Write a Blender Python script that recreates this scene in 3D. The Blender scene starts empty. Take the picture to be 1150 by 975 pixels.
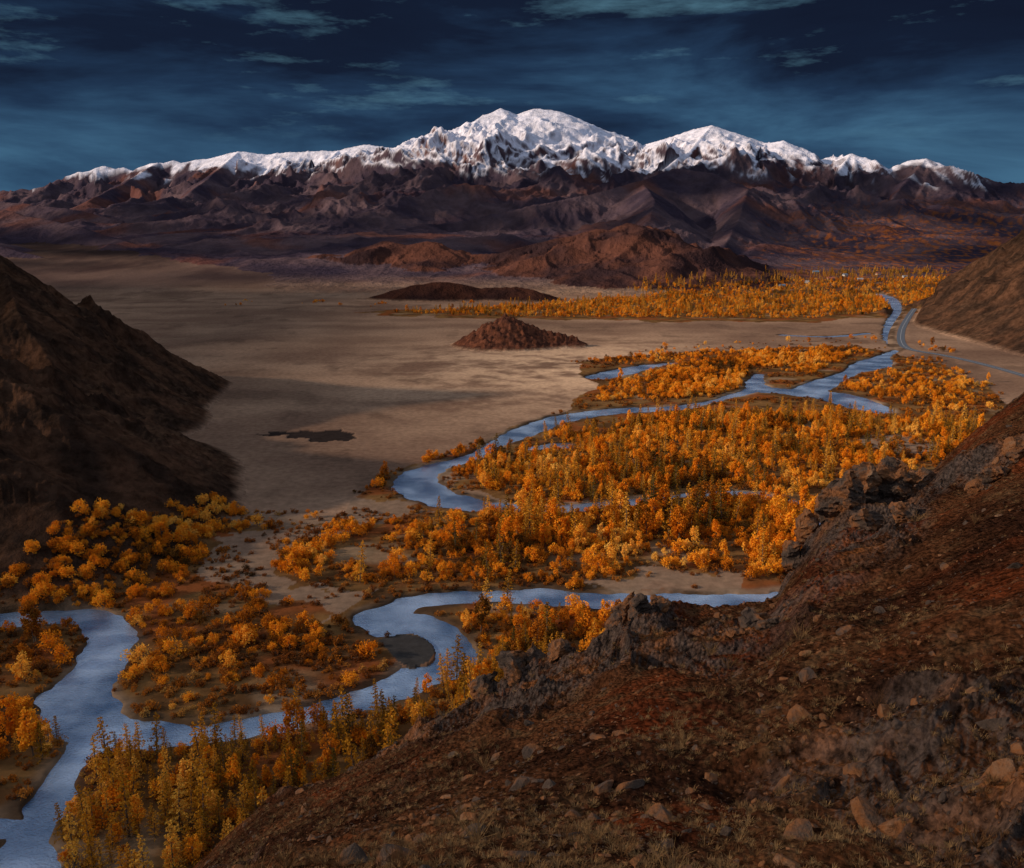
import bpy, math, random
import numpy as np
from mathutils import Vector
rng=np.random.default_rng(7); random.seed(7)
sc=bpy.context.scene
H=150.0; F=996.0; PITCH=math.radians(12.6); SP,CP=math.sin(PITCH),math.cos(PITCH)
# ---------- camera
cam=bpy.data.cameras.new("camera"); co=bpy.data.objects.new("camera",cam); sc.collection.objects.link(co)
co.location=(0,0,H); co.rotation_euler=(math.pi/2-PITCH,0,0); cam.sensor_width=36; cam.lens=F/1150*36
cam.clip_start=0.5; cam.clip_end=60000; sc.camera=co
sc.view_settings.view_transform='Standard'; sc.view_settings.look='None'; sc.view_settings.exposure=0
# ---------- survey helpers: bearings measured on the photograph -> world positions
def G(u,v,z=0.0):
    xd=(u-575)/F; yd=(v-487.5)/F; t=(H-z)/(SP+yd*CP); return (xd*t,(CP-yd*SP)*t)
def P3(u,v,Y):
    xd=(u-575)/F; yd=(v-487.5)/F; t=Y/(CP-yd*SP); return (xd*t,Y,H-(SP+yd*CP)*t)
# ---------- noise
_p=rng.permutation(256).astype(np.int32); _g=rng.random(256)*2*np.pi
GX=np.cos(_g).astype(np.float32); GY=np.sin(_g).astype(np.float32)
def perlin(x,y,s=0):
    x=x+s*17.37; y=y+s*9.71
    xi=np.floor(x); yi=np.floor(y); fx=(x-xi).astype(np.float32); fy=(y-yi).astype(np.float32)
    xi=xi.astype(np.int32)&255; yi=yi.astype(np.int32)&255; x1=(xi+1)&255; y1=(yi+1)&255
    def g(a,b,dx,dy):
        h=_p[(_p[a]+b)&255]; return GX[h]*dx+GY[h]*dy
    u=fx*fx*fx*(fx*(fx*6-15)+10); v=fy*fy*fy*(fy*(fy*6-15)+10)
    a=g(xi,yi,fx,fy); b=g(x1,yi,fx-1,fy); c=g(xi,y1,fx,fy-1); d=g(x1,y1,fx-1,fy-1)
    return (a+(b-a)*u+((c+(d-c)*u)-(a+(b-a)*u))*v)*1.5
def fbm(x,y,o=4,s=0,g=.5):
    r=0;a=1;t=0
    for i in range(o):
        r=r+a*perlin(x,y,s+i*3.1); t+=a; a*=g; x=x*2.03; y=y*2.03
    return r/t
def ridged(x,y,o=5,s=0,g=.5):
    r=0;a=1;t=0
    for i in range(o):
        r=r+a*(1-np.minimum(np.abs(perlin(x,y,s+i*2.3))*1.5,1))**2; t+=a; a*=g; x=x*2.07; y=y*2.07
    return r/t
def ss(a,b,x):
    t=np.clip((x-a)/(b-a),0,1); return t*t*(3-2*t)
def smax(a,b,k): return .5*(a+b+np.sqrt((a-b)**2+k*k))-.5*k*np.exp(-np.abs(a-b)/k)
def inpoly(x,y,poly):
    r=np.zeros(x.shape,bool); n=len(poly)
    for i in range(n):
        x1,y1=poly[i]; x2,y2=poly[(i+1)%n]
        if y1==y2: continue
        c=((y1>y)!=(y2>y))&(x<(x2-x1)*(y-y1)/(y2-y1)+x1); r^=c
    return r
def GP(l): return [G(u,v) for u,v in l]
# ---------- rivers
def smooth(pts,n=3):
    pts=[np.array(p,float) for p in pts]; out=[]
    for i in range(len(pts)-1):
        p0=pts[max(i-1,0)];p1=pts[i];p2=pts[i+1];p3=pts[min(i+2,len(pts)-1)]
        for k in range(n):
            t=k/n; out.append(.5*((2*p1)+(-p0+p2)*t+(2*p0-5*p1+4*p2-p3)*t*t+(-p0+3*p1-3*p2+p3)*t**3))
    out.append(pts[-1]); return out
RIV=[
 [(-90,700,16),(0,694,13),(60,691,12),(105,692,14),(124,715,16),(112,745,18),(84,778,22),(95,806,21),(140,823,16),(200,824,13),(280,816,12),(350,799,13),(420,779,15),(475,757,17),(507,735,19),(492,712,20),(458,702,24),(425,695,18),(445,682,15),(485,671,13),(530,668,13),(600,668,14),(680,673,16),(750,673,16),(820,672,12),(890,662,6),(935,620,5),(915,575,5),(860,555,7),(800,553,9),(700,564,12),(620,571,14),(560,569,18),(510,563,26),(474,549,30),(468,535,24),(490,523,18),(530,513,14),(560,497,16),(590,484,24),(630,470,24),(690,461,24),(757,458,20),(800,450,9),(838,440,16),(858,436,24),(900,441,36),(935,444,46),(972,456,40),(990,462,20)],
 [(905,440,34),(925,430,30),(955,418,18),(980,409,44),(992,400,16),(1010,392,10)],
 [(857,438,26),(848,430,20),(853,420,10)],
 [(672,423,30),(700,417,34),(728,411,24),(760,407,6)],
 [(600,503,10),(625,500,18),(645,500,12)],
 [(95,835,12),(80,852,9),(66,880,9),(48,915,11),(30,945,13),(30,1000,13)],
 [(-60,925,8),(10,928,7),(48,918,7)],
 [(1008,392,10),(997,380,12),(1000,362,16),(1008,348,18),(1000,336,30),(985,330,34)],
 [(880,376,14),(930,378,16),(975,374,10)],
]
SEG=[]
for R in RIV:
    w=smooth([G(u,v)+(wd,) for u,v,wd in R])
    for a,b in zip(w[:-1],w[1:]): SEG.append((*a,*b))
BAR=GP([(424,718),(450,710),(478,716),(490,728),(482,742),(462,750),(446,742)])
def river_sd(x,y):
    x=x.astype(np.float32);y=y.astype(np.float32)
    x0,y0=x,y
    x=x0+2.5*perlin(x0/14,y0/14,5)+perlin(x0/5,y0/5,6); y=y0+2.5*perlin(x0/14,y0/14,9)+perlin(x0/5,y0/5,8)
    best=np.full(x.shape,500.,np.float32)
    for ax,ay,aw,bx,by,bw in SEG:
        dx,dy=bx-ax,by-ay; L=dx*dx+dy*dy+1e-6
        t=np.clip(((x-ax)*dx+(y-ay)*dy)/L,0,1)
        d=np.sqrt((x-ax-t*dx)**2+(y-ay-t*dy)**2)-.5*(aw+(bw-aw)*t)
        np.minimum(best,d,out=best)
    b=inpoly(x,y,BAR); best[b]=np.maximum(best[b],2.5)
    return best
# ---------- ridges
def T(l): return [P3(*p) for p in l]
MAIN=T([(-250,250,9500),(-100,232,9300),(0,214,9200),(45,210,9100),(90,192,9000),(112,186,9000),(150,189,8900),(180,180,8900),(210,181,8800),(235,178,8800),(268,170,8700),(300,173,8700),(340,170,8600),(380,169,8500),(408,162,8500),(440,166,8400),(470,160,8300),(510,152,8200),(530,140,8100),(562,121,8000),(580,128,8000),(600,121,8000),(625,124,7950),(650,133,7900),(680,146,7800),(705,159,7700),(722,164,7600),(750,155,7400),(780,145,7300),(800,140,7200),(830,151,7100),(860,161,7000),(880,157,6900),(900,166,6800),(930,182,6700),(955,172,6600),(975,186,6500),(1000,190,6400),(1020,180,6400),(1040,178,6300),(1060,189,6200),(1080,202,6000),(1100,221,5800),(1125,241,5600),(1150,264,5500),(1220,310,5300)])
SPURS=[T([(600,121,8000),(618,150,7500),(650,178,7000),(645,212,6300),(625,245,5500)]),
 T([(562,121,8000),(545,158,7400),(500,183,6900),(455,205,6300),(400,238,5600)]),
 T([(380,168,8500),(350,200,7500),(300,222,6700),(250,250,5800)]),
 T([(800,140,7200),(775,168,6700),(745,190,6200)]),
 T([(1040,178,6300),(1010,213,5700),(985,248,5100),(960,283,4500)]),
 T([(955,172,6600),(930,212,5900),(900,250,5200)]),
 T([(180,180,8900),(140,205,7900),(100,225,7000)]),
 T([(440,258,4300),(530,246,4400),(600,230,4500),(660,219,4700),(720,203,4900),(760,190,5100),(800,195,5000),(840,211,4700),(872,236,4400),(905,268,4150),(935,298,3950)]),
 T([(-150,215,6500),(0,226,6200),(80,235,5800),(150,250,5300),(225,275,4700)]),
 T([(1090,250,11500),(1130,238,11500),(1150,234,11500),(1200,225,11500)]),
 T([(268,170,8700),(240,195,7900),(215,215,7200)]),
 T([(470,160,8300),(440,185,7600),(415,205,7000)]),
 T([(860,160,7000),(850,185,6300),(880,225,5500),(925,262,4800)]),
 T([(-200,222,4800),(0,236,4600),(60,248,4300),(130,268,3900),(190,285,3500),(250,306,3000)]),
 T([(1080,202,6000),(1060,238,5200),(1045,268,4600),(1030,295,4200)]),
 T([(330,225,6300),(380,238,5700),(420,252,5000),(440,262,4300)]),
 T([(720,203,4900),(735,225,4200),(730,245,3700)]),
 T([(840,211,4700),(830,245,4000),(812,280,3300)]),
 T([(1125,241,5600),(1110,262,4600),(1090,285,3900)]),
 T([(1150,264,5500),(1130,275,4300),(1120,290,3400)]),
 T([(-250,255,3700),(-60,262,3500),(30,284,3200),(100,306,2850)])]
FRONT=[T([(318,303,3200),(340,293,3170),(365,285,3150),(385,285,3150),(400,279,3150),(430,271,3150),(455,275,3100),(480,271,3100),(505,280,3060),(525,286,3050),(560,284,3000),(590,275,3000),(620,268,3000),(645,263,3000),(670,256,3000),(688,258,2970),(705,249,2950),(722,253,2900),(740,263,2850),(758,267,2800),(775,281,2750),(795,291,2700),(810,305,2680),(832,320,2620)]),
 T([(402,338,2150),(440,327,2150),(462,322,2160),(490,317,2180),(520,319,2180),(540,323,2180),(580,322,2150),(600,325,2120),(618,338,2080)])]
KN=[T([(530,382,1240),(547,370,1240),(568,353,1240),(580,357,1240),(592,364,1235),(615,371,1232),(643,377,1230)])]
LH=[T([(-300,120,760),(-150,200,780),(0,286,800),(30,306,810),(60,323,820),(95,353,830),(120,370,840),(165,403,860),(205,425,880)]),
 T([(-250,270,520),(-120,345,500),(0,420,480),(60,462,465),(120,512,455),(175,562,449)]),
 T([(0,288,800),(20,350,690),(60,410,640),(110,470,600),(150,530,550)]),
 T([(-60,462,430),(0,510,412),(60,566,400),(120,612,398)])]
RH=[T([(1150,258,1700),(1110,284,1750),(1080,302,1780),(1045,324,1750),(1014,346,1700)]),
    [(960,1700,156),(925,1400,158),(885,1100,150),(850,800,150),(900,500,170)]]
def tent(x,y,lines,s,pw=0):
    best=np.full(x.shape,-50.,np.float32); q=np.full(x.shape,9.,np.float32)
    for ln,sl in zip(lines,s):
        for (ax,ay,az),(bx,by,bz) in zip(ln[:-1],ln[1:]):
            dx,dy=bx-ax,by-ay; L=dx*dx+dy*dy
            t=np.clip(((x-ax)*dx+(y-ay)*dy)/L,0,1)
            d=np.sqrt((x-ax-t*dx)**2+(y-ay-t*dy)**2); zc=np.maximum(az+(bz-az)*t,4)
            k=sl*d/zc
            v=zc*(1.15*np.exp(-k)-.15) if not pw else zc*(np.maximum(1-k,0)**pw)-2*np.minimum(k,3)*(k>1)
            m=v>best
            best=np.where(m,v,best); q=np.where(m,k,q)
    return best,q
PIT=GP([(283,487),(345,483),(392,484),(406,492),(360,498),(330,491)])
ROAD=[G(u,v) for u,v in [(1240,452),(1150,423),(1100,409),(1060,400),(1022,393),(1012,384),(1013,370),(1020,357),(1027,347)]]
ROADS=smooth(ROAD,6)
FG=[(1500,270,150),(1250,365,128),(1150,432,115),(1100,480,105),(1065,518,95),(1040,540,88),(1020,545,84),(1003,534,80),(975,530,78),(955,540,77),(940,562,76),(918,596,74),(896,634,72),(876,662,68),(850,668,64),(800,672,62),(740,676,60),(700,692,58),(660,725,56),(620,745,56),(560,775,56),(500,805,56),(440,840,56),(380,870,56),(300,905,56),(210,972,55),(100,1060,52),(-100,1250,45),(-600,1500,40)]
fa=[];frr=[];fz=[]
for p in FG[::-1]:
    X,Y,Z=P3(*p); fa.append(math.atan2(X,Y)); frr.append(math.hypot(X,Y)); fz.append(Z-H)
_da=np.linspace(fa[0],fa[-1],600); _k=np.exp(-(np.arange(-60,61)*(_da[1]-_da[0])/.085)**2); _k/=_k.sum()
_zs=np.convolve(np.pad(np.interp(_da,fa,fz),60,mode='edge'),_k,'valid'); _rs=np.convolve(np.pad(np.interp(_da,fa,frr),60,mode='edge'),_k,'valid')
def terrain(x,y):
    x=np.asarray(x,np.float32);y=np.asarray(y,np.float32); r=np.hypot(x,y); az=np.arctan2(x,y); azd=np.degrees(az)
    lab=np.zeros(x.shape,np.int8)
    z=.22*fbm(x/40,y/40,3,1)+.1*perlin(x/6,y/6,2)
    st=2400+1700*ss(3,14,azd)
    fan=280*(1-np.exp(-.072*np.maximum(0,r-st)/280))*ss(14000,10500,r)
    z=z+fan*(1+.10*fbm(x/600,y/1500,3,6)+.12*(ridged(x/260,y/900,4,7)-.4))
    z=z+5*np.maximum(0,fbm(x/500,y/500,3,4))*ss(500,1200,r)*ss(5,-5,azd)
    m=r>1900
    if m.any():
        X,Y=x[m],y[m]
        wx=X+300*perlin(X/1100,Y/1100,21); wy=Y+300*perlin(X/1100,Y/1100,22)
        n=ridged(wx/850,wy/1400,6,30,.44); n2=ridged(wx/260+.3*n,wy/480,5,40,.48)
        h,q=tent(X,Y,[MAIN]+SPURS,[.43]+[.60,.60,.53,.6,.60,.6,.5,.50,.38,.6,.55,.6,.6,.30,.55,.40,.50,.5,.55,.5,.28])
        hp=np.maximum(h,0)
        hh=h+np.minimum(hp,750)*(.46*(n-.45)*ss(0,.45,q)+.12*(n2-.45)*ss(0,.25,q))+14*(n2-.45)*ss(0,200,h)
        zz=smax(z[m],hh,18)
        h2,q2=tent(X,Y,FRONT,[.30,.33],1.25)
        n3=ridged((X+40*perlin(X/120,Y/120,4))/280,Y/330,6,50,.46)
        hh2=h2+np.maximum(h2,0)*(.62*(n3-.48)*ss(-.03,.35,q2))+8*(n3-.45)*ss(0,30,h2)
        zz2=smax(zz,hh2,5)
        l=np.zeros(X.shape,np.int8); l[hh>z[m]+3]=4; l[(hh2>zz+1.5)]=5
        z[m]=zz2; lab[m]=l
    for lines,s,k,lb,r0,r1,W,pw in ((LH,[.76,.60,.66,.5],4,1,250,1300,90,1.15),(RH,[.62,.62],6,2,700,2900,150,1.2),(KN,[.55],2,3,1000,1500,34,1.1)):
        m=(r>r0)&(r<r1)
        if m.any():
            X,Y=x[m],y[m]; h,q=tent(X,Y,lines,s,pw)
            n=ridged(X/W+.4*perlin(X/W,Y/W,3),Y/W,5,60+lb,.48)
            h=h+np.minimum(np.maximum(h,0),W)*((.5 if lb==2 else .42)*(n-.45)*ss(0,.4,q))
            if lb==3: h=h+7*(ridged(X/12,Y/12,4,66)-.42)*ss(0,12,h)
            if lb==1: h=h+3.6*(ridged(X/14,Y/14,5,67)-.42)*ss(0,12,h)
            if lb==2: h=h+3*(ridged(X/30,Y/30,5,68)-.42)*ss(0,12,h)
            zz=smax(z[m],h,k); l=lab[m]; l[h>z[m]+1]=lb; z[m]=zz; lab[m]=l
    sd=np.full(x.shape,500.,np.float32)
    m=(r>170)&(r<2700)
    if m.any():
        sd[m]=river_sd(x[m],y[m])
    z=np.where((sd<60)&(lab!=0)&(r>170),np.minimum(z,.2+np.maximum(sd,0)*.5),z)
    t=ss(1.5,-2.5,sd); z=z*(1-t)-2.6*t
    t=ss(12,3,sd)*(1-t); z=np.where(lab==0,z-.35*t,z)
    pm=inpoly(x+6*perlin(x/15,y/15,3),y+10*perlin(x/15,y/15,4),PIT); z=np.where(pm,np.maximum(z-4,-.6),z)
    m=(r>700)&(r<2300)&(azd>16)
    if m.any():
        X,Y=x[m],y[m]; d=np.full(X.shape,99.,np.float32)
        for (ax,ay),(bx,by) in zip(ROADS[:-1],ROADS[1:]):
            dx,dy=bx-ax,by-ay; tt=np.clip(((X-ax)*dx+(Y-ay)*dy)/(dx*dx+dy*dy),0,1)
            d=np.minimum(d,np.hypot(X-ax-tt*dx,Y-ay-tt*dy))
        tt=ss(26,10,d); z[m]=z[m]*(1-tt)+.8*tt
    m=r<420
    fgm=np.zeros(x.shape,np.float32)
    if m.any():
        X,Y,R,A=x[m],y[m],r[m],az[m]
        Aw=A+.018*perlin(X/14,Y/14,70)
        rc=np.interp(Aw,fa,frr); zc=np.interp(Aw,fa,fz); zs=np.interp(Aw,_da,_zs)
        zt=zs+(zc-zs)*ss(.62,1,R/rc)
        near=np.where(R<14,-2-9.5*R/14,-11.5+(zt+11.5)*((R-14)/(rc-14)))
        rr=R-rc
        far=zc-.8*rr-.12*np.minimum(rr,20)
        h=H+np.where(R<rc,near,far)
        big=fbm(X/26,Y/26,3,71)
        rk=ridged((X+2*perlin(X/4,Y/4,7))/9,(Y+2*perlin(X/4,Y/4,8))/9,6,72,.5)
        oc=ss(.10,.02,np.abs(A-.40))*ss(40,62,R)
        rock=np.maximum(ss(-.05,.35,fbm(X/22,Y/22,3,75)+.25*ss(12,0,np.abs(R-rc))),oc)
        fine=fbm(X/1.3,Y/1.3,5,77,.55)
        amp=ss(6,25,R)
        h=h+amp*(1.6*big*(1-.7*oc)+(.5+2.3*rock)*(rk-.45)+.30*fine)*(1+.6*ss(20,80,rr))
        h=h-.6+.3*oc
        zz=smax(z[m],h,2); f=(h>z[m]).astype(np.float32)
        l=lab[m]; l[h>z[m]+.3]=6; lab[m]=l; z[m]=zz; fgm[m]=f*rock
    return z,lab,sd,fgm,pm
# ---------- terrain grid
az=np.concatenate([np.arange(-86,-34.6,1.2),np.arange(-34.5,34.5,.075),np.arange(34.6,87,1.2)]); az=np.radians(az)
def gs(a,b,n): return np.geomspace(a,b,n,endpoint=False)
rad=np.concatenate([gs(3,12,12),gs(12,130,500),gs(130,230,50),gs(230,2600,600),gs(2600,4800,200),gs(4800,9300,270),gs(9300,16000,40),[16000]])
nA,nR=len(az),len(rad)
RR,AA=np.meshgrid(rad,az,indexing='ij'); X=(RR*np.sin(AA)).ravel(); Y=(RR*np.cos(AA)).ravel()
Z,LAB,SD,FGM,PM=terrain(X,Y)
Zg=Z.reshape(nR,nA)
dr=np.gradient(Zg,rad,axis=0); da=np.gradient(Zg,az,axis=1)/RR
NZ=(1/np.sqrt(1+dr*dr+da*da)).ravel().astype(np.float32)
x=X.astype(np.float32);y=Y.astype(np.float32); r=np.hypot(x,y)
azd=np.degrees(np.arctan2(x,y))
# ---------- ground colours (surface cover)
def C(*c): return np.array(c,np.float32)
def mix(a,b,t): return a*(1-t[:,None])+b*t[:,None]
n1=fbm(x/120,y/120,4,80); n2=fbm(x/25,y/25,4,81); n3=fbm(x/420,y/420,3,82); streak=fbm(x/400,y/120,4,83)
col=mix(C(.18,.108,.075),C(.30,.190,.128),ss(-.4,.4,n1*.6+streak*.6))
col=mix(col,C(.125,.075,.054),ss(.0,.45,n3+.2*n2)*.6)
col=mix(col,C(.10,.062,.045),ss(.18,.42,fbm(x/55,y/90,4,89)+.3*n3)*.5)
wx=x+35*fbm(x/90,y/90,3,84); wy=y+70*fbm(x/90,y/90,3,85)
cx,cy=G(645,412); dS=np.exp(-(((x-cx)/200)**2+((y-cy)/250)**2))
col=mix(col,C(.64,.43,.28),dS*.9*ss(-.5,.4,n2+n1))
FLP=GP([(-200,690),(0,665),(190,600),(260,572),(375,578),(420,550),(440,530),(500,512),(560,485),(640,458),(668,430),(645,408),(700,402),(800,394),(960,388),(1000,398),(1060,410),(1110,440),(1150,470),(1300,520),(1300,700),(700,1100),(-300,1100)])
fl=inpoly(wx*.5+x*.5,wy*.3+y*.7,FLP)&(r<1500)
FAR=GP([(395,352),(560,345),(700,334),(900,322),(1000,314),(1075,314),(1075,335),(1010,356),(900,362),(700,361),(500,357)])
fl2=inpoly(wx,wy,FAR)
cfl=mix(C(.085,.042,.018),C(.18,.095,.036),ss(-.3,.3,n2)); cfl=mix(cfl,C(.19,.06,.02),ss(.05,.3,fbm(x/45,y/45,3,86)))
cfl=mix(cfl,C(.22,.15,.095),ss(.24,.44,fbm(x/60,y/60,3,87))*.8)
BARE=[GP(p) for p in ([(225,640),(250,600),(330,590),(400,597),(330,612),(300,640),(330,660),(420,665),(380,690),(300,668),(235,655)],
   [(240,590),(300,570),(400,560),(450,560),(490,575),(420,585),(330,590)],
   [(640,655),(760,640),(840,640),(830,668),(700,664)],[(960,492),(1020,486),(1060,500),(1040,515),(980,510)],
   [(495,525),(520,545),(560,560),(640,565),(560,566),(510,558),(492,540)])]
bare=np.zeros(x.shape,bool)
for b in BARE: bare|=inpoly(x+4*n2*3,y+8*n2*3,b)
cfl=mix(cfl,C(.23,.155,.11),bare*.85)
f=(fl|fl2).astype(np.float32)
col=mix(col,cfl,f)
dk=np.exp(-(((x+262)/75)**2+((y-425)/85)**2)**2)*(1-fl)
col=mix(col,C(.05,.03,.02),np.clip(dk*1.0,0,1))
bank=ss(7,1.5,SD+3*n2)*(r<2600)
bn=ss(-.05,.35,fbm(x/50,y/50,2,88))
col=mix(col,mix(np.tile(C(.05,.034,.024),(len(x),1)),C(.24,.17,.12),bn),bank*.8)
inb=inpoly(x,y,BAR); col[inb]=C(.045,.042,.042)
col=mix(col,C(.03,.022,.02),PM.astype(np.float32))
# hills
hn=fbm(x/30,y/30,5,90)
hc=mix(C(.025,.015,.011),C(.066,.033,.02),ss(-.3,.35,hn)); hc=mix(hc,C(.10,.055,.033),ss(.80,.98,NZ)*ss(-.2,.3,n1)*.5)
for lb in (1,2):
    mk=(LAB==lb)*ss(.5,5,Z); col=mix(col,hc if lb==1 else hc*1.2,mk)
mk=(LAB==3)*ss(.5,4,Z); col=mix(col,mix(C(.06,.025,.018),C(.14,.052,.03),ss(-.3,.3,fbm(x/10,y/10,4,91))),mk)
# mountains
fr=fbm(x/90,y/90,5,92)
mc=mix(C(.042,.031,.047),C(.10,.066,.076),ss(-.3,.35,fbm(x/350,y/350,5,93)))  # purplish tint in the rock colour stands in for distance haze
mc=mix(mc,C(.14,.052,.035),ss(.05,.40,fbm(x/500,y/500,4,94))*.6)
mc=mix(mc,C(.28,.085,.02),ss(.0,.25,fbm(x/28,y/50,3,95))*ss(15,21,azd+8*fr)*ss(420,150,Z+150*fr)*.75)
mk=ss(2,30,Z)*(r>2300); mk2=((LAB==4)).astype(np.float32)
fanc=mix(C(.075,.047,.043),C(.15,.096,.078),ss(-.4,.4,fbm(x/220,y/500,5,99)))
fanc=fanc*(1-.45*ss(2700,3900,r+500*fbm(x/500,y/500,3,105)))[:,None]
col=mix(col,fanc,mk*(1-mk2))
col=mix(col,mc,mk2*ss(0,40,Z))
fc=mix(C(.036,.020,.022),C(.105,.043,.031),ss(-.3,.3,.6*fr+.6*fbm(x/300,y/300,3,93)))
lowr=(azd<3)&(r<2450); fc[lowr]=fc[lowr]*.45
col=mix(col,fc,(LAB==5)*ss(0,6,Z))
sl=610+100*ss(0,-18,azd)+110*fbm(x/700,y/700,3,96)+200*fbm(x/110,y/420,5,97)-40*ss(18,24,azd)
snow=ss(-40,50,Z-sl)*ss(.60,.80,NZ+.18*fbm(x/70,y/260,5,98,.6)+.26*ss(650,950,Z))*(r>3500)
col=mix(col,C(.70,.69,.79),snow)
# foreground spur
fn=fbm(x/7,y/7,5,100); fn2=fbm(x/1.6,y/1.6,4,101)
gc=mix(C(.034,.014,.008),C(.092,.036,.016),ss(-.35,.35,fn)); gc=mix(gc,C(.15,.032,.010),ss(.05,.35,fbm(x/11,y/11,4,102))*.6)
gc=mix(gc,C(.15,.09,.045),ss(.1,.45,fn2+.3*fn)*.4)
gc=mix(gc,C(.080,.060,.052),ss(.3,.9,FGM)*ss(.93,.75,NZ)*.85)
gc=mix(gc,C(.28,.10,.03),ss(.4,.9,FGM)*ss(.0,.4,fbm(x/4,y/4,4,103))*.55)
col=mix(col,gc,(LAB==6).astype(np.float32)*ss(1,8,Z))
col=np.clip(col,0.003,.9)
COL=np.ones((len(x),4),np.float32); COL[:,:3]=col
# ---------- materials
def nmat(name):
    m=bpy.data.materials.new(name); m.use_nodes=True; nt=m.node_tree; b=nt.nodes['Principled BSDF']; return m,nt,b
def ground_mat(name,s1,bump,dist,lo=.6,hi=1.45,vor=0,det=5):
    m,nt,b=nmat(name); N=nt.nodes.new; L=nt.links.new; nt.nodes.remove(b); b=N('ShaderNodeBsdfDiffuse'); L(b.outputs[0],nt.nodes['Material Output'].inputs['Surface'])
    va=N('ShaderNodeVertexColor'); va.layer_name='cover'
    tc=N('ShaderNodeTexCoord')
    a=N('ShaderNodeTexNoise'); a.inputs['Scale'].default_value=s1; a.inputs['Detail'].default_value=det; a.inputs['Roughness'].default_value=.68
    h=a.outputs[0]; L(tc.outputs['Object'],a.inputs['Vector'])
    mr=N('ShaderNodeMapRange');mr.inputs['From Min'].default_value=.36;mr.inputs['From Max'].default_value=.64;mr.inputs['To Min'].default_value=lo;mr.inputs['To Max'].default_value=hi
    L(h,mr.inputs['Value'])
    mu=N('ShaderNodeVectorMath');mu.operation='SCALE';L(va.outputs['Color'],mu.inputs[0]);L(mr.outputs[0],mu.inputs['Scale'])
    L(mu.outputs[0],b.inputs['Color'])
    if vor:
        v=N('ShaderNodeTexVoronoi');v.inputs['Scale'].default_value=vor;L(tc.outputs['Object'],v.inputs['Vector'])
        a2=N('ShaderNodeMath');a2.operation='SUBTRACT';L(h,a2.inputs[0]);L(v.outputs['Distance'],a2.inputs[1]);h=a2.outputs[0]
    bp=N('ShaderNodeBump');bp.inputs['Strength'].default_value=bump;bp.inputs['Distance'].default_value=dist
    L(h,bp.inputs['Height']);L(bp.outputs[0],b.inputs['Normal'])
    return m
M_val=ground_mat('valley_grass',.2,.4,.5,lo=.8,hi=1.2)
M_hill=ground_mat('hill_scree',.15,.8,3.0)
M_mtn=ground_mat('mountain_rock',.014,.8,28.,lo=.8,hi=1.2)
M_fg=ground_mat('rubble_slope',2.6,1.0,.3,vor=4.5,lo=.3,hi=1.9,det=8)
# ---------- split sheet into named terrain objects
ii,jj=np.meshgrid(np.arange(nR-1),np.arange(nA-1),indexing='ij')
v0=(ii*nA+jj).ravel(); Q=np.stack([v0,v0+1,v0+nA+1,v0+nA],1)
FL=LAB[Q].max(1)
co3=np.stack([X,Y,Z],1).astype(np.float32)
def link(o): sc.collection.objects.link(o); return o
def build(name,faces,mat):
    if len(faces)==0: return
    u,inv=np.unique(faces,return_inverse=True); inv=inv.reshape(-1)
    me=bpy.data.meshes.new(name); me.vertices.add(len(u)); me.vertices.foreach_set('co',co3[u].ravel())
    me.loops.add(len(inv)); me.loops.foreach_set('vertex_index',inv.astype(np.int32))
    me.polygons.add(len(faces)); me.polygons.foreach_set('loop_start',np.arange(0,len(inv),4,dtype=np.int32))
    me.update(calc_edges=True)
    me.polygons.foreach_set('use_smooth',np.ones(len(faces),bool))
    ca=me.color_attributes.new('cover','FLOAT_COLOR','POINT'); ca.data.foreach_set('color',COL[u].ravel())
    me.materials.append(mat); return link(bpy.data.objects.new(name,me))
for lb,nm,mt in ((0,'valley_ground',M_val),(1,'dark_hill',M_hill),(2,'grassy_hill',M_hill),(3,'rocky_knoll',M_hill),(4,'snow_capped_mountain',M_mtn),(5,'red_foothill',M_mtn),(6,'rocky_hillside',M_fg)):
    build(nm,Q[FL==lb],mt)
# ---------- river
def quadmesh(name,vs,fs,mats=None,fm=None,smooth=False):
    me=bpy.data.meshes.new(name); me.from_pydata([tuple(v) for v in vs],[],[tuple(f) for f in fs])
    for m in (mats or []): me.materials.append(m)
    if fm is not None: me.polygons.foreach_set('material_index',np.array(fm,np.int32))
    if smooth: me.polygons.foreach_set('use_smooth',np.ones(len(me.polygons),bool))
    me.update(); return me
m,nt,b=nmat('river_water'); N=nt.nodes.new; L=nt.links.new
b.inputs['Roughness'].default_value=.27; b.inputs['Metallic'].default_value=.6; b.inputs['IOR'].default_value=1.6
tc=N('ShaderNodeTexCoord'); a=N('ShaderNodeTexNoise'); a.inputs['Scale'].default_value=1.4; a.inputs['Detail'].default_value=3
L(tc.outputs['Object'],a.inputs['Vector']); bp=N('ShaderNodeBump'); bp.inputs['Strength'].default_value=1.0; bp.inputs['Distance'].default_value=.3
L(a.outputs[0],bp.inputs['Height']);L(bp.outputs[0],b.inputs['Normal'])
a2=N('ShaderNodeTexNoise');a2.inputs['Scale'].default_value=.035;a2.inputs['Detail'].default_value=4;L(tc.outputs['Object'],a2.inputs['Vector'])
cr=N('ShaderNodeValToRGB');cr.color_ramp.elements[0].position=.38;cr.color_ramp.elements[0].color=(.07,.15,.30,1);cr.color_ramp.elements[1].position=.68;cr.color_ramp.elements[1].color=(.46,.62,.86,1);L(a2.outputs[0],cr.inputs[0]);L(cr.outputs[0],b.inputs['Base Color'])
M_wat=m
link(bpy.data.objects.new('river',quadmesh('river',[(-600,100,-.9),(1700,100,-.9),(1700,2900,-.9),(-600,2900,-.9)],[(0,1,2,3)],[M_wat])))
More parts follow.
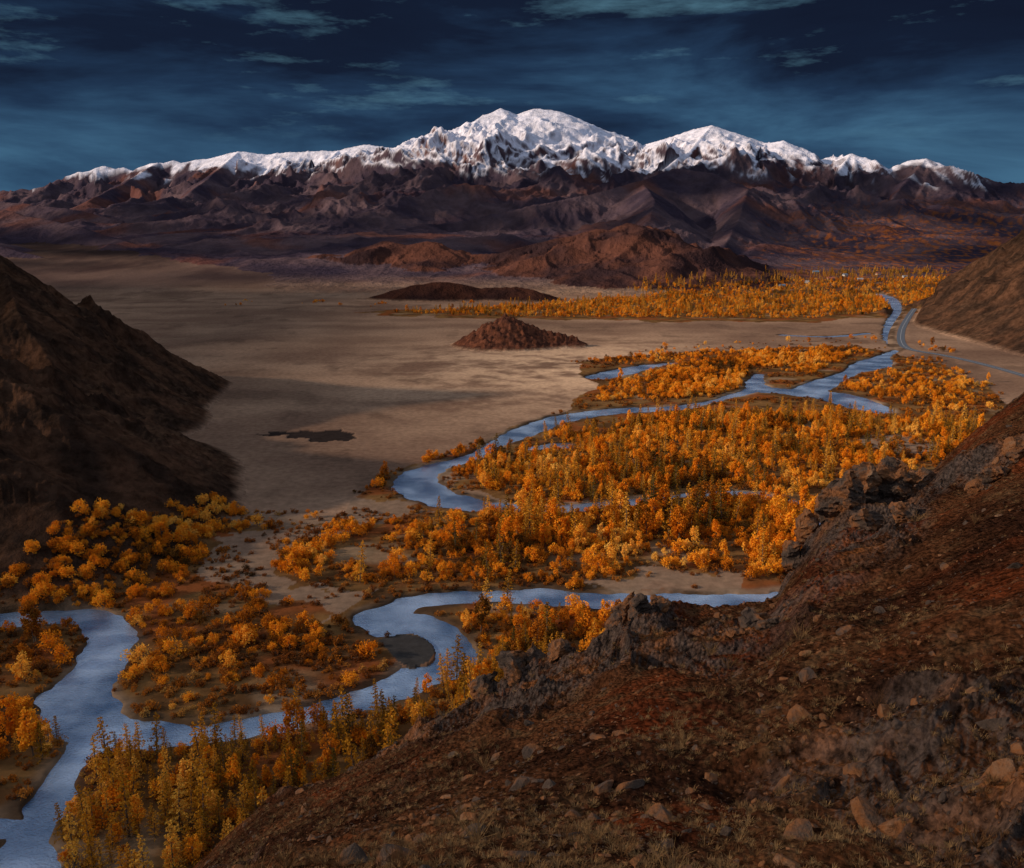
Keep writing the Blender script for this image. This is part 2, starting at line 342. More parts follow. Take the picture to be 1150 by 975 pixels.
# ---------- road
def ribbon(name,pts,w,zf,mat,dash=None):
    vs=[];fs=[]
    P=[np.array(p[:2]) for p in pts]
    for i,p in enumerate(P):
        t=P[min(i+1,len(P)-1)]-P[max(i-1,0)]; t/=np.linalg.norm(t); n=np.array([-t[1],t[0]])
        for s in (-1,1):
            q=p+n*s*w/2; vs.append((q[0],q[1],zf))
    for i in range(len(P)-1): fs.append((2*i,2*i+1,2*i+3,2*i+2)[::-1])
    return bpy.data.objects.new(name,quadmesh(name,vs,fs,[mat]))
m,nt,b=nmat('asphalt'); b.inputs['Roughness'].default_value=.5
t=nt.nodes.new('ShaderNodeTexNoise'); t.inputs['Scale'].default_value=.5; cr=nt.nodes.new('ShaderNodeValToRGB'); cr.color_ramp.elements[0].color=(.05,.055,.07,1); cr.color_ramp.elements[1].color=(.09,.095,.11,1)
nt.links.new(t.outputs[0],cr.inputs[0]); nt.links.new(cr.outputs[0],b.inputs['Base Color']); M_as=m
m,nt,b=nmat('road_paint'); b.inputs['Base Color'].default_value=(.7,.7,.68,1); M_pt=m
road=link(ribbon('road',ROADS,11,1.0,M_as))
cl=link(ribbon('centre_line',ROADS,.3,1.03,M_pt)); cl.parent=road
# ---------- vegetation prototypes
def leafmat(name,stops):
    m,nt,b=nmat(name); N=nt.nodes.new; L=nt.links.new
    oi=N('ShaderNodeObjectInfo')
    n=N('ShaderNodeTexNoise'); n.inputs['Scale'].default_value=.014; n.inputs['Detail'].default_value=3; L(oi.outputs['Location'],n.inputs['Vector'])
    a=N('ShaderNodeMath');a.operation='MULTIPLY_ADD';a.inputs[1].default_value=.52;L(oi.outputs['Random'],a.inputs[0])
    mr=N('ShaderNodeMapRange');mr.inputs['From Min'].default_value=.34;mr.inputs['From Max'].default_value=.66;mr.inputs['To Max'].default_value=.5;L(n.outputs[0],mr.inputs['Value']);L(mr.outputs[0],a.inputs[2])
    cr=N('ShaderNodeValToRGB'); e=cr.color_ramp.elements
    e[0].position=stops[0][0];e[0].color=(*stops[0][1],1);e[1].position=stops[-1][0];e[1].color=(*stops[-1][1],1)
    for p,c in stops[1:-1]: k=e.new(p);k.color=(*c,1)
    L(a.outputs[0],cr.inputs[0])
    nt.nodes.remove(b); d=N('ShaderNodeBsdfDiffuse'); L(cr.outputs[0],d.inputs['Color'])
    t=N('ShaderNodeBsdfTranslucent');L(cr.outputs[0],t.inputs['Color']); mx=N('ShaderNodeMixShader');mx.inputs[0].default_value=.3
    L(d.outputs[0],mx.inputs[1]);L(t.outputs[0],mx.inputs[2]);L(mx.outputs[0],nt.nodes['Material Output'].inputs['Surface']); return m
M_gold=leafmat('golden_leaves',[(.10,(.12,.058,.014)),(.28,(.38,.12,.012)),(.46,(.76,.25,.015)),(.70,(.88,.39,.03)),(.92,(.90,.55,.12))])
M_larch=leafmat('larch_needles',[(.10,(.09,.068,.016)),(.32,(.26,.135,.018)),(.6,(.64,.29,.024)),(.92,(.84,.48,.08))])
M_shr=leafmat('shrub_leaves',[(.10,(.07,.038,.016)),(.4,(.21,.065,.016)),(.7,(.44,.15,.02)),(.92,(.48,.26,.07))])
m,nt,b=nmat('bark'); b.inputs['Base Color'].default_value=(.10,.075,.055,1); b.inputs['Roughness'].default_value=.9; M_bark=m
def cone(vs,fs,fm,a,b_,ra,rb,n=5):
    a=np.array(a,float);b_=np.array(b_,float); d=b_-a; d/=np.linalg.norm(d)+1e-9
    u=np.cross(d,[0,0,1] if abs(d[2])<.9 else [1,0,0]); u/=np.linalg.norm(u); w=np.cross(d,u); k=len(vs)
    for c,rr_ in ((a,ra),(b_,rb)):
        for i in range(n):
            t=2*math.pi*i/n; vs.append(c+rr_*(u*math.cos(t)+w*math.sin(t)))
    for i in range(n): fs.append((k+i,k+(i+1)%n,k+n+(i+1)%n,k+n+i)); fm.append(0)
def leaf(vs,fs,fm,p,s,g):
    a=g.normal(size=3);a/=np.linalg.norm(a);c=np.cross(a,g.normal(size=3));c/=np.linalg.norm(c); k=len(vs)
    for q in (-a*s,c*s*.6,a*s,-c*s*.6): vs.append(p+q)
    fs.append((k,k+1,k+2,k+3)); fm.append(1)
def col_of(name,objs):
    c=bpy.data.collections.new(name)
    for o in objs: c.objects.link(o)
    return c
def mk(name,vs,fs,fm,mats): return bpy.data.objects.new(name,quadmesh(name,vs,fs,mats,fm))
def larch(seed,name):
    g=np.random.default_rng(seed); vs,fs,fm=[],[],[]; Hh=12.5*g.uniform(.8,1.15); Rb=Hh*g.uniform(.17,.23)
    top=np.array([g.normal(0,.2),g.normal(0,.2),Hh]); cone(vs,fs,fm,(0,0,-1),top*.55,.22,.13); cone(vs,fs,fm,top*.55,top,.13,.02)
    nb=50
    for i in range(nb):
        t=.07+.9*(i/nb)**.9; an=i*2.4+g.normal(0,.3); Lb=Rb*(1-t)**.8*g.uniform(.6,1.15)+.2
        base=top*t; d=np.array([math.cos(an),math.sin(an),-.12+.3*t]); end=base+d*Lb
        cone(vs,fs,fm,base,end,.05*(1.3-t),.01,3)
        for k in range(int(6+16*(1-t))):
            q=base+(end-base)*g.uniform(.2,1.08)+g.normal(0,.18,3)*(1.3-t); leaf(vs,fs,fm,q,g.uniform(.18,.34),g)
    return mk(name,vs,fs,fm,[M_bark,M_larch])
def broad(seed,name,Hh,W,mat,stems=1,nl=850,base=.25,ls=.26):
    g=np.random.default_rng(seed); vs,fs,fm=[],[],[]; cl=[]
    for s in range(stems):
        a=g.uniform(0,6.28); off=np.array([math.cos(a),math.sin(a),0])*(.0 if stems==1 else .5)
        tp=off*W*.9+np.array([0,0,Hh*g.uniform(.6,.8)]); cone(vs,fs,fm,off*.3-np.array([0,0,.6]),tp,.16 if stems==1 else .08,.04)
        for k in range(14//stems+2):
            t=g.uniform(.25,1); p=off*.3+(tp-off*.3)*t; an=g.uniform(0,6.28)
            e=p+np.array([math.cos(an)*W*g.uniform(.35,.95),math.sin(an)*W*g.uniform(.35,.95),Hh*g.uniform(-.05,.28)])
            e[2]=min(e[2],Hh*.97); k2=max(.25,1-abs(e[2]/Hh-.5)*1.3); e[:2]*=k2
            cone(vs,fs,fm,p,e,.05,.015,3); cl.append((e,W*g.uniform(.24,.48)))
    for _ in range(nl):
        c,rd=cl[g.integers(len(cl))]; d=g.normal(size=3);d/=np.linalg.norm(d); q=c+d*rd*g.uniform(.4,1.2)*np.array([1,1,1.25])
        if q[2]<.1: q[2]=abs(q[2])+.1
        leaf(vs,fs,fm,q,ls*g.uniform(.6,1.3),g)
    return mk(name,vs,fs,fm,[M_bark,mat])
c_larch=col_of('larch_kinds',[larch(10+i,f'larch_kind_{i}') for i in range(5)])
c_pop=col_of('poplar_kinds',[broad(30+i,f'poplar_kind_{i}',9.5+i%3,2.2+.3*(i%2),M_gold,1,760,.3,.33) for i in range(5)])
c_bush=col_of('willow_kinds',[broad(50+i,f'willow_kind_{i}',4.2+.4*(i%3),2.5,M_gold,3,560,.1,.28) for i in range(6)])
c_shr=col_of('shrub_kinds',[broad(70+i,f'shrub_kind_{i}',1.7,1.6,M_shr,3,170,.05,.27) for i in range(4)])
def instancer(name,P,S,R,I,coll):
    n=len(P); me=bpy.data.meshes.new(name); me.vertices.add(n); me.vertices.foreach_set('co',np.asarray(P,np.float32).ravel())
    for nm,tp,arr,k in (('scl','FLOAT',S,'value'),('rot','FLOAT_VECTOR',R,'vector'),('pick','INT',I,'value')):
        a=me.attributes.new(nm,tp,'POINT'); a.data.foreach_set(k,np.ascontiguousarray(np.asarray(arr,np.int32 if tp=='INT' else np.float32)).ravel())
    o=link(bpy.data.objects.new(name,me)); ng=bpy.data.node_groups.new(name,'GeometryNodeTree')
    ng.interface.new_socket(name='Geometry',in_out='INPUT',socket_type='NodeSocketGeometry'); ng.interface.new_socket(name='Geometry',in_out='OUTPUT',socket_type='NodeSocketGeometry')
    N=ng.nodes.new; L=ng.links.new; gi=N('NodeGroupInput');go=N('NodeGroupOutput');ip=N('GeometryNodeInstanceOnPoints');ci=N('GeometryNodeCollectionInfo')
    ci.inputs['Collection'].default_value=coll; ci.inputs['Separate Children'].default_value=True; ci.inputs['Reset Children'].default_value=True
    ip.inputs['Pick Instance'].default_value=True
    def at(nm,tp):
        q=N('GeometryNodeInputNamedAttribute'); q.data_type=tp; q.inputs['Name'].default_value=nm; return q.outputs[0]
    L(gi.outputs[0],ip.inputs['Points']);L(ci.outputs[0],ip.inputs['Instance']);L(at('scl','FLOAT'),ip.inputs['Scale']);L(at('rot','FLOAT_VECTOR'),ip.inputs['Rotation']);L(at('pick','INT'),ip.inputs['Instance Index']);L(ip.outputs[0],go.inputs[0])
    md=o.modifiers.new('scatter','NODES'); md.node_group=ng; return o
# ---------- vegetation zones : polygon, density /m2, (larch,poplar,willow,shrub), gap threshold, scale
ZN=[
 ([(-60,672),(0,662),(60,648),(190,600),(250,574),(370,577),(378,588),(290,598),(240,602),(222,640),(200,655),(140,668),(110,688),(-60,690)],.064,(0,0,1,.2),-.45,.90),
 ([(130,668),(215,655),(345,678),(368,700),(330,735),(260,760),(180,790),(118,775),(145,735)],.050,(0,.03,1,.8),-.2,.92),
 ([(240,700),(380,700),(440,745),(400,780),(280,812),(150,808),(120,790)],.06,(0,0,.12,1),-.35,.95),
 ([(-80,705),(95,705),(75,750),(15,775),(-80,790)],.055,(0,.1,.4,1),-.3,1),
 ([(-80,795),(40,790),(80,820),(100,840),(70,855),(-80,900)],.055,(.5,.2,1,.5),-.35,1.0),
 ([(105,850),(200,838),(290,828),(360,812),(430,792),(520,765),(560,735),(700,760),(600,830),(400,930),(230,1000),(70,1040),(60,940),(90,880)],.070,(1,.10,.35,.2),-.55,.86),
 ([(-80,940),(10,945),(10,1040),(-80,1040)],.04,(1,.2,.4,.2),-.3,1),
 ([(500,712),(500,690),(530,684),(640,682),(720,688),(720,740),(560,775),(525,760),(528,730)],.066,(.12,.25,1,.5),-.38,.90),
 ([(300,650),(310,615),(380,590),(440,583),(400,600),(370,625),(360,655)],.05,(0,.0,1,.3),-.15,1),
 ([(370,655),(390,615),(450,590),(530,578),(640,580),(740,570),(830,563),(905,575),(900,640),(860,648),(760,640),(640,652),(480,655)],.080,(.05,.10,1,.9),-.20,.86),
 ([(510,615),(540,580),(630,578),(740,572),(830,566),(840,600),(720,612),(600,625)],.034,(.8,1,.2,0),-.18,1.1),
 ([(480,660),(640,657),(700,660),(640,664),(500,664)],.08,(0,.0,1,.3),-.3,.8),
 ([(830,640),(900,640),(950,600),(910,560),(860,565),(850,600),(820,670)],.06,(.05,.3,1,.2),-.5,1.05),
 ([(515,532),(560,518),(640,520),(740,520),(830,535),(790,548),(700,556),(620,562),(545,553)],.062,(.6,.5,.8,.2),-.32,.96),
 ([(395,555),(440,528),(500,512),(560,490),(600,482),(560,505),(530,520),(470,522),(445,545),(420,556)],.06,(0,.1,1,.4),-.35,.82),
 ([(560,512),(620,490),(700,474),(800,462),(900,470),(990,475),(1080,470),(1110,490),(1060,520),(960,545),(880,560),(810,545),(740,515),(640,515)],.068,(.32,.22,1,.9),-.24,.88),
 ([(700,474),(780,467),(900,463),(990,470),(960,490),(800,490)],.042,(.2,.2,1,.6),-.2,.92),
 ([(730,430),(760,410),(840,400),(960,398),(910,421),(850,412),(830,438),(790,446),(740,448)],.054,(0,.12,1,.7),-.28,.88),
 ([(665,450),(680,432),(740,418),(800,425),(830,438),(760,448),(690,452)],.048,(0,.12,1,.7),-.28,.85),
 ([(935,436),(1000,420),(1060,428),(1100,455),(1060,462),(990,450)],.040,(0,.1,1,1),-.18,.9),
 ([(640,407),(740,398),(960,390),(990,398),(860,402),(720,410)],.024,(0,.05,1,1),-.2,.86),
 ([(1000,400),(1060,405),(1110,430),(1130,455),(1090,470),(1050,440)],.018,(0,.05,1,1.2),-.1,.9),
 ([(440,352),(560,345),(700,334),(900,324),(1000,314),(1070,314),(1060,332),(990,352),(900,358),(700,357),(500,355)],.014,(.7,.5,1.3,0),-.12,.92),
 ([(700,330),(790,318),(860,306),(1060,303),(1070,318),(900,324),(760,334)],.007,(1,.4,.5,0),-.12,1.05),
 ([(1030,385),(1060,392),(1100,405),(1040,398)],.01,(0,.1,1,.6),-.1,.9),
 ([(640,405),(760,388),(980,378),(1000,392),(860,400),(700,408)],.004,(0,0,.4,1),-.1,1),
]
pts=[[],[],[],[]]
for poly,den,wt,th,scl in ZN:
    P=np.array(GP(poly)); x0,y0=P.min(0);x1,y1=P.max(0); n=int((x1-x0)*(y1-y0)*den*1.0); n=min(n,120000)
    px=rng.uniform(x0,x1,n);py=rng.uniform(y0,y1,n)
    jx=px+8*perlin(px/25,py/25,110); jy=py+12*perlin(px/25,py/25,111)
    k=inpoly(jx,jy,[tuple(q) for q in P])&(fbm(px/34,py/34,4,112)>th+.10*rng.normal(size=n)); px,py=px[k],py[k]
    w=np.array(wt,float);w/=w.sum(); ty=rng.choice(4,len(px),p=w)
    for t in range(4):
        kk=ty==t; pts[t].append(np.stack([px[kk],py[kk],np.full(kk.sum(),scl)],1))
P=np.array(FLP); n=80000; px=rng.uniform(-350,800,n);py=rng.uniform(150,1250,n); k=inpoly(px,py,FLP)&(fbm(px/30,py/30,3,113)>.0); pts[3].append(np.stack([px[k],py[k],np.full(k.sum(),.8)],1))
n=350; a=GP([(180,352),(420,348)]); px=rng.uniform(a[0][0],a[1][0]+200,n); py=rng.uniform(1900,2100,n)
k=fbm(px/80,py/80,3,114)>.3; pts[2].append(np.stack([px[k],py[k],np.full(k.sum(),1.)],1))
RDX=np.array(ROADS)
cnts=[]
for t,(nm,cl_,k_,mar) in enumerate((('golden_larch_forest',c_larch,5,2.0),('poplar_grove',c_pop,5,1.8),('willow_thicket',c_bush,6,1.5),('low_shrubs',c_shr,4,1.0))):
    A=np.concatenate(pts[t]); z,lab,sd,fgm,pm=terrain(A[:,0],A[:,1])
    rr=np.hypot(A[:,0],A[:,1])
    ok=(sd>mar+np.where(rr>650,3,0))&(z<(40 if t==0 else 26))&~inpoly(A[:,0],A[:,1],BAR)
    dd=np.full(len(A),1e9)
    for q in RDX: dd=np.minimum(dd,np.hypot(A[:,0]-q[0],A[:,1]-q[1]))
    ok&=dd>22
    if t<3:
        for b_ in BARE: ok&=~(inpoly(A[:,0],A[:,1],b_)&(rng.random(len(A))>.10))
    A=A[ok];z=z[ok]; n=len(A); cnts.append(n)
    s=A[:,2]*np.clip(rng.lognormal(-.07,.36,n),.4,1.7)
    R=np.zeros((n,3));R[:,2]=rng.uniform(0,6.28,n);R[:,0]=rng.normal(0,.05,n);R[:,1]=rng.normal(0,.05,n)
    instancer(nm,np.stack([A[:,0],A[:,1],z-.1],1),s,R,rng.integers(0,k_,n),cl_)
# ---------- rocks
m,nt,b=nmat('rock'); N=nt.nodes.new;L=nt.links.new
a=N('ShaderNodeTexNoise');a.inputs['Scale'].default_value=.5;a.inputs['Detail'].default_value=8;a.inputs['Roughness'].default_value=.68
g=N('ShaderNodeNewGeometry');L(g.outputs['Position'],a.inputs['Vector'])
cr=N('ShaderNodeValToRGB');e=cr.color_ramp.elements;e[0].position=.32;e[0].color=(.04,.028,.022,1);e[1].position=.72;e[1].color=(.26,.17,.11,1)
k=e.new(.46);k.color=(.10,.068,.052,1);k=e.new(.56);k.color=(.24,.095,.035,1)
L(a.outputs[0],cr.inputs[0]);L(cr.outputs[0],b.inputs['Base Color']);b.inputs['Roughness'].default_value=.9;b.inputs['Specular IOR Level'].default_value=.15
bp=N('ShaderNodeBump');bp.inputs['Strength'].default_value=1;bp.inputs['Distance'].default_value=.7;L(a.outputs[0],bp.inputs['Height']);L(bp.outputs[0],b.inputs['Normal']); M_rock=m
import bmesh
def rockverts(seed,sub,sc3,cuts=12):
    g=np.random.default_rng(seed); bm=bmesh.new(); bmesh.ops.create_icosphere(bm,subdivisions=sub,radius=1)
    V=np.array([v.co[:] for v in bm.verts]); Fc=[[v.index for v in f.verts] for f in bm.faces]; bm.free()
    for _ in range(cuts):
        n=g.normal(size=3);n/=np.linalg.norm(n);o=g.uniform(.45,.85); d=V@n; V-=np.outer(np.maximum(d-o,0)*.97,n)
    V*=np.array(sc3)
    if sub>3:
        V+= (np.stack([perlin(V[:,0]*.9+seed,V[:,2]*1.6,1),perlin(V[:,1]*.9,V[:,2]*1.6+seed,2),perlin(V[:,0]*1.3,V[:,1]*1.3+seed,3)],1))*.30
        V+= (np.stack([perlin(V[:,0]*3+seed,V[:,2]*5,1),perlin(V[:,1]*3,V[:,2]*5+seed,2),perlin(V[:,0]*4,V[:,1]*4+seed,3)],1))*.13
    return V,Fc
rk=[]
for i in range(7):
    V,Fc=rockverts(200+i,2,(1,rng.uniform(.6,.9),rng.uniform(.4,.7)),14); rk.append(bpy.data.objects.new(f'stone_{i}',quadmesh(f'stone_{i}',V,Fc,[M_rock])))
c_rock=col_of('stone_kinds',rk)
n=34000; A=rng.uniform(fa[2],math.radians(34),n); R_=np.exp(rng.uniform(math.log(13),math.log(125),n)); px=R_*np.sin(A);py=R_*np.cos(A)
dn=fbm(px/6,py/6,3,120); k=(dn>-.05+.25*rng.normal(size=n)); px,py=px[k],py[k]; z,lab,sd,fgm,pm=terrain(px,py); k=lab==6; px,py,z=px[k],py[k],z[k]; n=len(px)
s=np.clip(.033*rng.pareto(1.85,n)+.03,0,.7); instancer('scattered_stones',np.stack([px,py,z-.25*s],1),s,rng.uniform(0,6.28,(n,3))*[.12,.12,1],rng.integers(0,7,n),c_rock)
def outcrop(name,items,seed,lift=.4):
    vs=[];fs=[];g=np.random.default_rng(seed)
    for i,(u,v,Yd,sx,sy,sz) in enumerate(items):
        X_,Y_,_=P3(u,v,Yd)
        zt=float(terrain(np.array([X_]),np.array([Y_]))[0][0]); c=np.array([X_,Y_,zt+sz*lift])
        V,Fc=rockverts(seed+i,5,(sx,sy,sz),16); a=g.uniform(-.5,.5); b2=g.uniform(-.35,.35)
        Rz=np.array([[math.cos(a),-math.sin(a),0],[math.sin(a),math.cos(a),0],[0,0,1]]); Rx=np.array([[math.cos(b2),0,math.sin(b2)],[0,1,0],[-math.sin(b2),0,math.cos(b2)]])
        V=V@Rx.T@Rz.T+c; k=len(vs); vs.extend(V); fs.extend([[q+k for q in f] for f in Fc])
    link(bpy.data.objects.new(name,quadmesh(name,vs,fs,[M_rock],smooth=False)))
outcrop('rock_outcrop',[(975,548,76,1.7,1.4,1.6),(1000,550,77,1.5,1.5,1.3),(950,568,74,1.5,1.5,1.7),(925,600,72,1.6,1.5,2.1),(960,600,69,2.2,1.6,2.3),(905,630,70,1.5,1.5,2.1),(1000,595,70,2.0,1.6,2.3),(935,640,65,2.0,1.5,2.0),(890,655,66,1.4,1.3,1.6),(1030,585,77,1.9,1.6,1.7),(965,650,60,1.4,1.2,1.3),(930,575,73,1.1,1,1.5),(1010,640,60,1.2,1.0,1.0),(945,620,64,1.3,1.1,1.8),(985,575,72,1.4,1.2,1.7)],300,.5)
outcrop('rock_outcrop',[(700,700,57,.9,.9,1.8),(715,712,56,1.1,1,1.3),(690,715,55,.9,.9,1.4),(740,700,58,1,.9,.9)],330)
outcrop('rock_outcrop',[(600,765,55,1.2,1,1.6),(575,780,54,1.2,1.2,1.4),(625,775,54,1.1,1,1.1),(545,800,54,1.1,1,1.2)],350)
outcrop('rock_outcrop',[(840,735,45,.8,.7,1.0),(855,725,46,.6,.6,1.1),(825,752,44,.7,.6,.5),(860,745,44,.7,.6,.7)],370)
outcrop('rock_outcrop',[(1110,600,60,1.4,1.1,1.0),(1135,585,62,1.2,1.1,1.2),(1090,625,58,1.0,.9,.8)],390)
# ---------- dry grass and twiggy shrubs on hillside
m,nt,b=nmat('dry_grass'); oi=nt.nodes.new('ShaderNodeObjectInfo');cr=nt.nodes.new('ShaderNodeValToRGB');e=cr.color_ramp.elements;e[0].color=(.09,.036,.014,1);e[1].color=(.30,.18,.08,1);nt.links.new(oi.outputs['Random'],cr.inputs[0]);nt.links.new(cr.outputs[0],b.inputs['Base Color']);b.inputs['Roughness'].default_value=.9;b.inputs['Specular IOR Level'].default_value=.1;M_gr=m
def tuft(seed,name,n,h,spread,w):
    g=np.random.default_rng(seed);vs=[];fs=[]
    for _ in range(n):
        a=g.uniform(0,6.28);l=h*g.uniform(.5,1);o=np.array([math.cos(a),math.sin(a),0]);b0=o*g.uniform(0,.12);p=np.array([-o[1],o[0],0])*w
        m1=b0+o*spread*.35*l+np.array([0,0,l*.65]);e1=b0+o*spread*l+np.array([0,0,l*g.uniform(.6,1)]);k=len(vs)
        vs+= [b0-p,b0+p,m1+p*.7,m1-p*.7,e1]; fs+=[(k,k+1,k+2,k+3),(k+3,k+2,k+4)]
    return bpy.data.objects.new(name,quadmesh(name,vs,fs,[M_gr]))
def twig(seed,name):
    g=np.random.default_rng(seed);vs=[];fs=[];fm=[]
    for _ in range(16):
        a=g.uniform(0,6.28);d=np.array([math.cos(a)*.6,math.sin(a)*.6,1.]);p=np.zeros(3);e=d*g.uniform(.35,.7);cone(vs,fs,fm,p,e,.012,.007,3)
        for _ in range(4):
            q=e*g.uniform(.4,1);cone(vs,fs,fm,q,q+(d+g.normal(0,.5,3))*g.uniform(.15,.35),.007,.003,3)
    return bpy.data.objects.new(name,quadmesh(name,vs,fs,[M_gr]))
c_t=col_of('tuft_kinds',[tuft(400+i,f'tuft_{i}',36,.14,.8,.006) for i in range(4)]); c_w=col_of('twig_kinds',[twig(420+i,f'twig_{i}') for i in range(3)])
for nm,cnt,cl_,kk,sz in (('dry_grass_tufts',12000,c_t,4,1.0),('dry_twig_shrubs',180,c_w,3,.7)):
    A=rng.uniform(fa[2],math.radians(34),cnt); R_=np.exp(rng.uniform(math.log(13),math.log(110),cnt)); px=R_*np.sin(A);py=R_*np.cos(A)
    k=(fbm(px/9,py/9,3,130)>.0+.15*rng.normal(size=cnt)); px,py=px[k],py[k]; z,lab,sd,fgm,pm=terrain(px,py); k=lab==6; px,py,z=px[k],py[k],z[k]; n=len(px)
    R=np.zeros((n,3));R[:,2]=rng.uniform(0,6.28,n); instancer(nm,np.stack([px,py,z-.02],1),sz*rng.uniform(.5,1.5,n),R,rng.integers(0,kk,n),cl_)
# ---------- village houses
def pm_(name,c,rough=.8):
    m,nt,b=nmat(name); t=nt.nodes.new('ShaderNodeTexNoise');t.inputs['Scale'].default_value=2;mx=nt.nodes.new('ShaderNodeValToRGB');mx.color_ramp.elements[0].color=(*[v*.75 for v in c],1);mx.color_ramp.elements[1].color=(*[min(1,v*1.2) for v in c],1)
    nt.links.new(t.outputs[0],mx.inputs[0]);nt.links.new(mx.outputs[0],b.inputs['Base Color']);b.inputs['Roughness'].default_value=rough;return m
M_w=[pm_('timber_wall',(.28,.2,.14)),pm_('whitewashed_wall',(.6,.58,.55))]; M_r=[pm_('blue_metal_roof',(.12,.2,.3),.4),pm_('grey_slate_roof',(.3,.3,.32),.5),pm_('red_roof',(.3,.09,.06))]; M_gl=pm_('window_glass',(.03,.04,.05),.1); M_d=pm_('door_wood',(.12,.07,.04))
def box(name,c,s,mat,par):
    vs=[(c[0]+s[0]*a/2,c[1]+s[1]*b_/2,c[2]+s[2]*d/2) for a in(-1,1) for b_ in(-1,1) for d in(-1,1)]
    fs=[(0,1,3,2),(4,6,7,5),(0,4,5,1),(2,3,7,6),(0,2,6,4),(1,5,7,3)]; o=link(bpy.data.objects.new(name,quadmesh(name,vs,fs,[mat])));o.parent=par
def house(u,v,w,d,h,rot,i):
    X_,Y_=G(u,v); z=float(terrain(np.array([X_]),np.array([Y_]))[0][0]); e=link(bpy.data.objects.new('village_house',None)); e.location=(X_,Y_,z-.2); e.rotation_euler=(0,0,rot)
    box('walls',(0,0,h/2),(w,d,h),M_w[i%2],e); hr=d*.38
    vs=[(-w/2-.5,-d/2-.5,h-.1),(w/2+.5,-d/2-.5,h-.1),(w/2+.5,d/2+.5,h-.1),(-w/2-.5,d/2+.5,h-.1),(-w/2-.5,0,h+hr),(w/2+.5,0,h+hr)]
    o=link(bpy.data.objects.new('roof',quadmesh('roof',vs,[(0,1,5,4),(2,3,4,5),(0,4,3),(1,2,5),(0,3,2,1)],[M_r[i%3]])));o.parent=e
    for k in range(3): box(f'window_{k}',(-w/2+w*(k+.5)/3,-d/2-.03,h*.55),(1.2,.1,1.2),M_gl,e)
    box('door',(w/2+.03,0,1.1),(.1,1,2.1),M_d,e); box('chimney',(w*.25,d*.2,h+hr*.9),(.7,.7,1.6),M_w[1],e)
for i,(u,v,w,d,h,ro) in enumerate([(878,328,16,9,4,.2),(905,326,14,9,4,-.3),(932,325,22,11,7,.1),(948,322,14,9,5,.5),(965,324,16,10,4,-.1),(985,321,14,9,4,.3),(915,321,18,10,5,0),(1015,322,14,9,4,.2)]): house(u,v,w,d,h,ro,i)
# ---------- light
SAZ=math.radians(-98); SEL=math.radians(21)   # bearing from +Y, clockwise positive
sd_=Vector((math.sin(SAZ)*math.cos(SEL),math.cos(SAZ)*math.cos(SEL),math.sin(SEL)))
su=bpy.data.lights.new('sun','SUN'); su.energy=5.0; su.angle=math.radians(2.4); su.color=(1,.79,.59); so=link(bpy.data.objects.new('sun',su)); so.rotation_euler=sd_.to_track_quat('Z','Y').to_euler(); so.location=(0,0,400)
# ---------- unseen clouds added sunward to shade the scene; gaps set where sun falls
gx=np.arange(-4000,6500,55.);gy=np.arange(-1500,6900,55.); CX,CY=np.meshgrid(gx,gy,indexing='ij')
alt=2000+70*ridged(CX/500,CY/500,4,140)+50*fbm(CX/120,CY/120,3,141)
tt=alt/math.sin(SEL); VX=CX+sd_.x*tt; VY=CY+sd_.y*tt
wob=130*fbm(CX/420,CY/420,4,142); wob2=90*fbm(CX/160,CY/160,3,143)
def rr_(cx_,cy_,hx,hy):
    return np.maximum((np.abs(CX-cx_)-hx),(np.abs(CY-cy_)-hy))+wob+wob2
open_=np.minimum(np.minimum(rr_(630,1740,760,1480),rr_(3500,7500,4500,1000)),np.hypot(CX-430,CY-140)-115)  # gaps shaped to let sun onto valley, peaks and outcrop
open_=np.minimum(open_,rr_(900,2800,1500,400))
holes=fbm(CX/600,CY/500,4,144)
cov=(open_>0)&~((holes>.15)&(CY>2500))
m_=cov.reshape(len(gx),len(gy)); nx_,ny_=m_.shape
vs=np.stack([VX.ravel(),VY.ravel(),alt.ravel()],1)
ci_,cj_=np.nonzero(m_[:-1,:-1]&m_[1:,:-1]&m_[:-1,1:]&m_[1:,1:])
fs=np.stack([ci_*ny_+cj_,(ci_+1)*ny_+cj_,(ci_+1)*ny_+cj_+1,ci_*ny_+cj_+1],1)
uu,inv=np.unique(fs,return_inverse=True); inv=inv.reshape(-1,4)
m,nt,b=nmat('shade_cloud'); nt.nodes.remove(b); d=nt.nodes.new('ShaderNodeBsdfDiffuse');d.inputs['Color'].default_value=(.8,.82,.85,1);t=nt.nodes.new('ShaderNodeBsdfTranslucent');t.inputs['Color'].default_value=(.6,.66,.75,1);mx=nt.nodes.new('ShaderNodeMixShader')
nt.links.new(d.outputs[0],mx.inputs[1]);nt.links.new(t.outputs[0],mx.inputs[2]);nt.links.new(mx.outputs[0],nt.nodes['Material Output'].inputs['Surface'])
link(bpy.data.objects.new('cloud_bank',quadmesh('cloud_bank',vs[uu],inv,[m],smooth=True)))
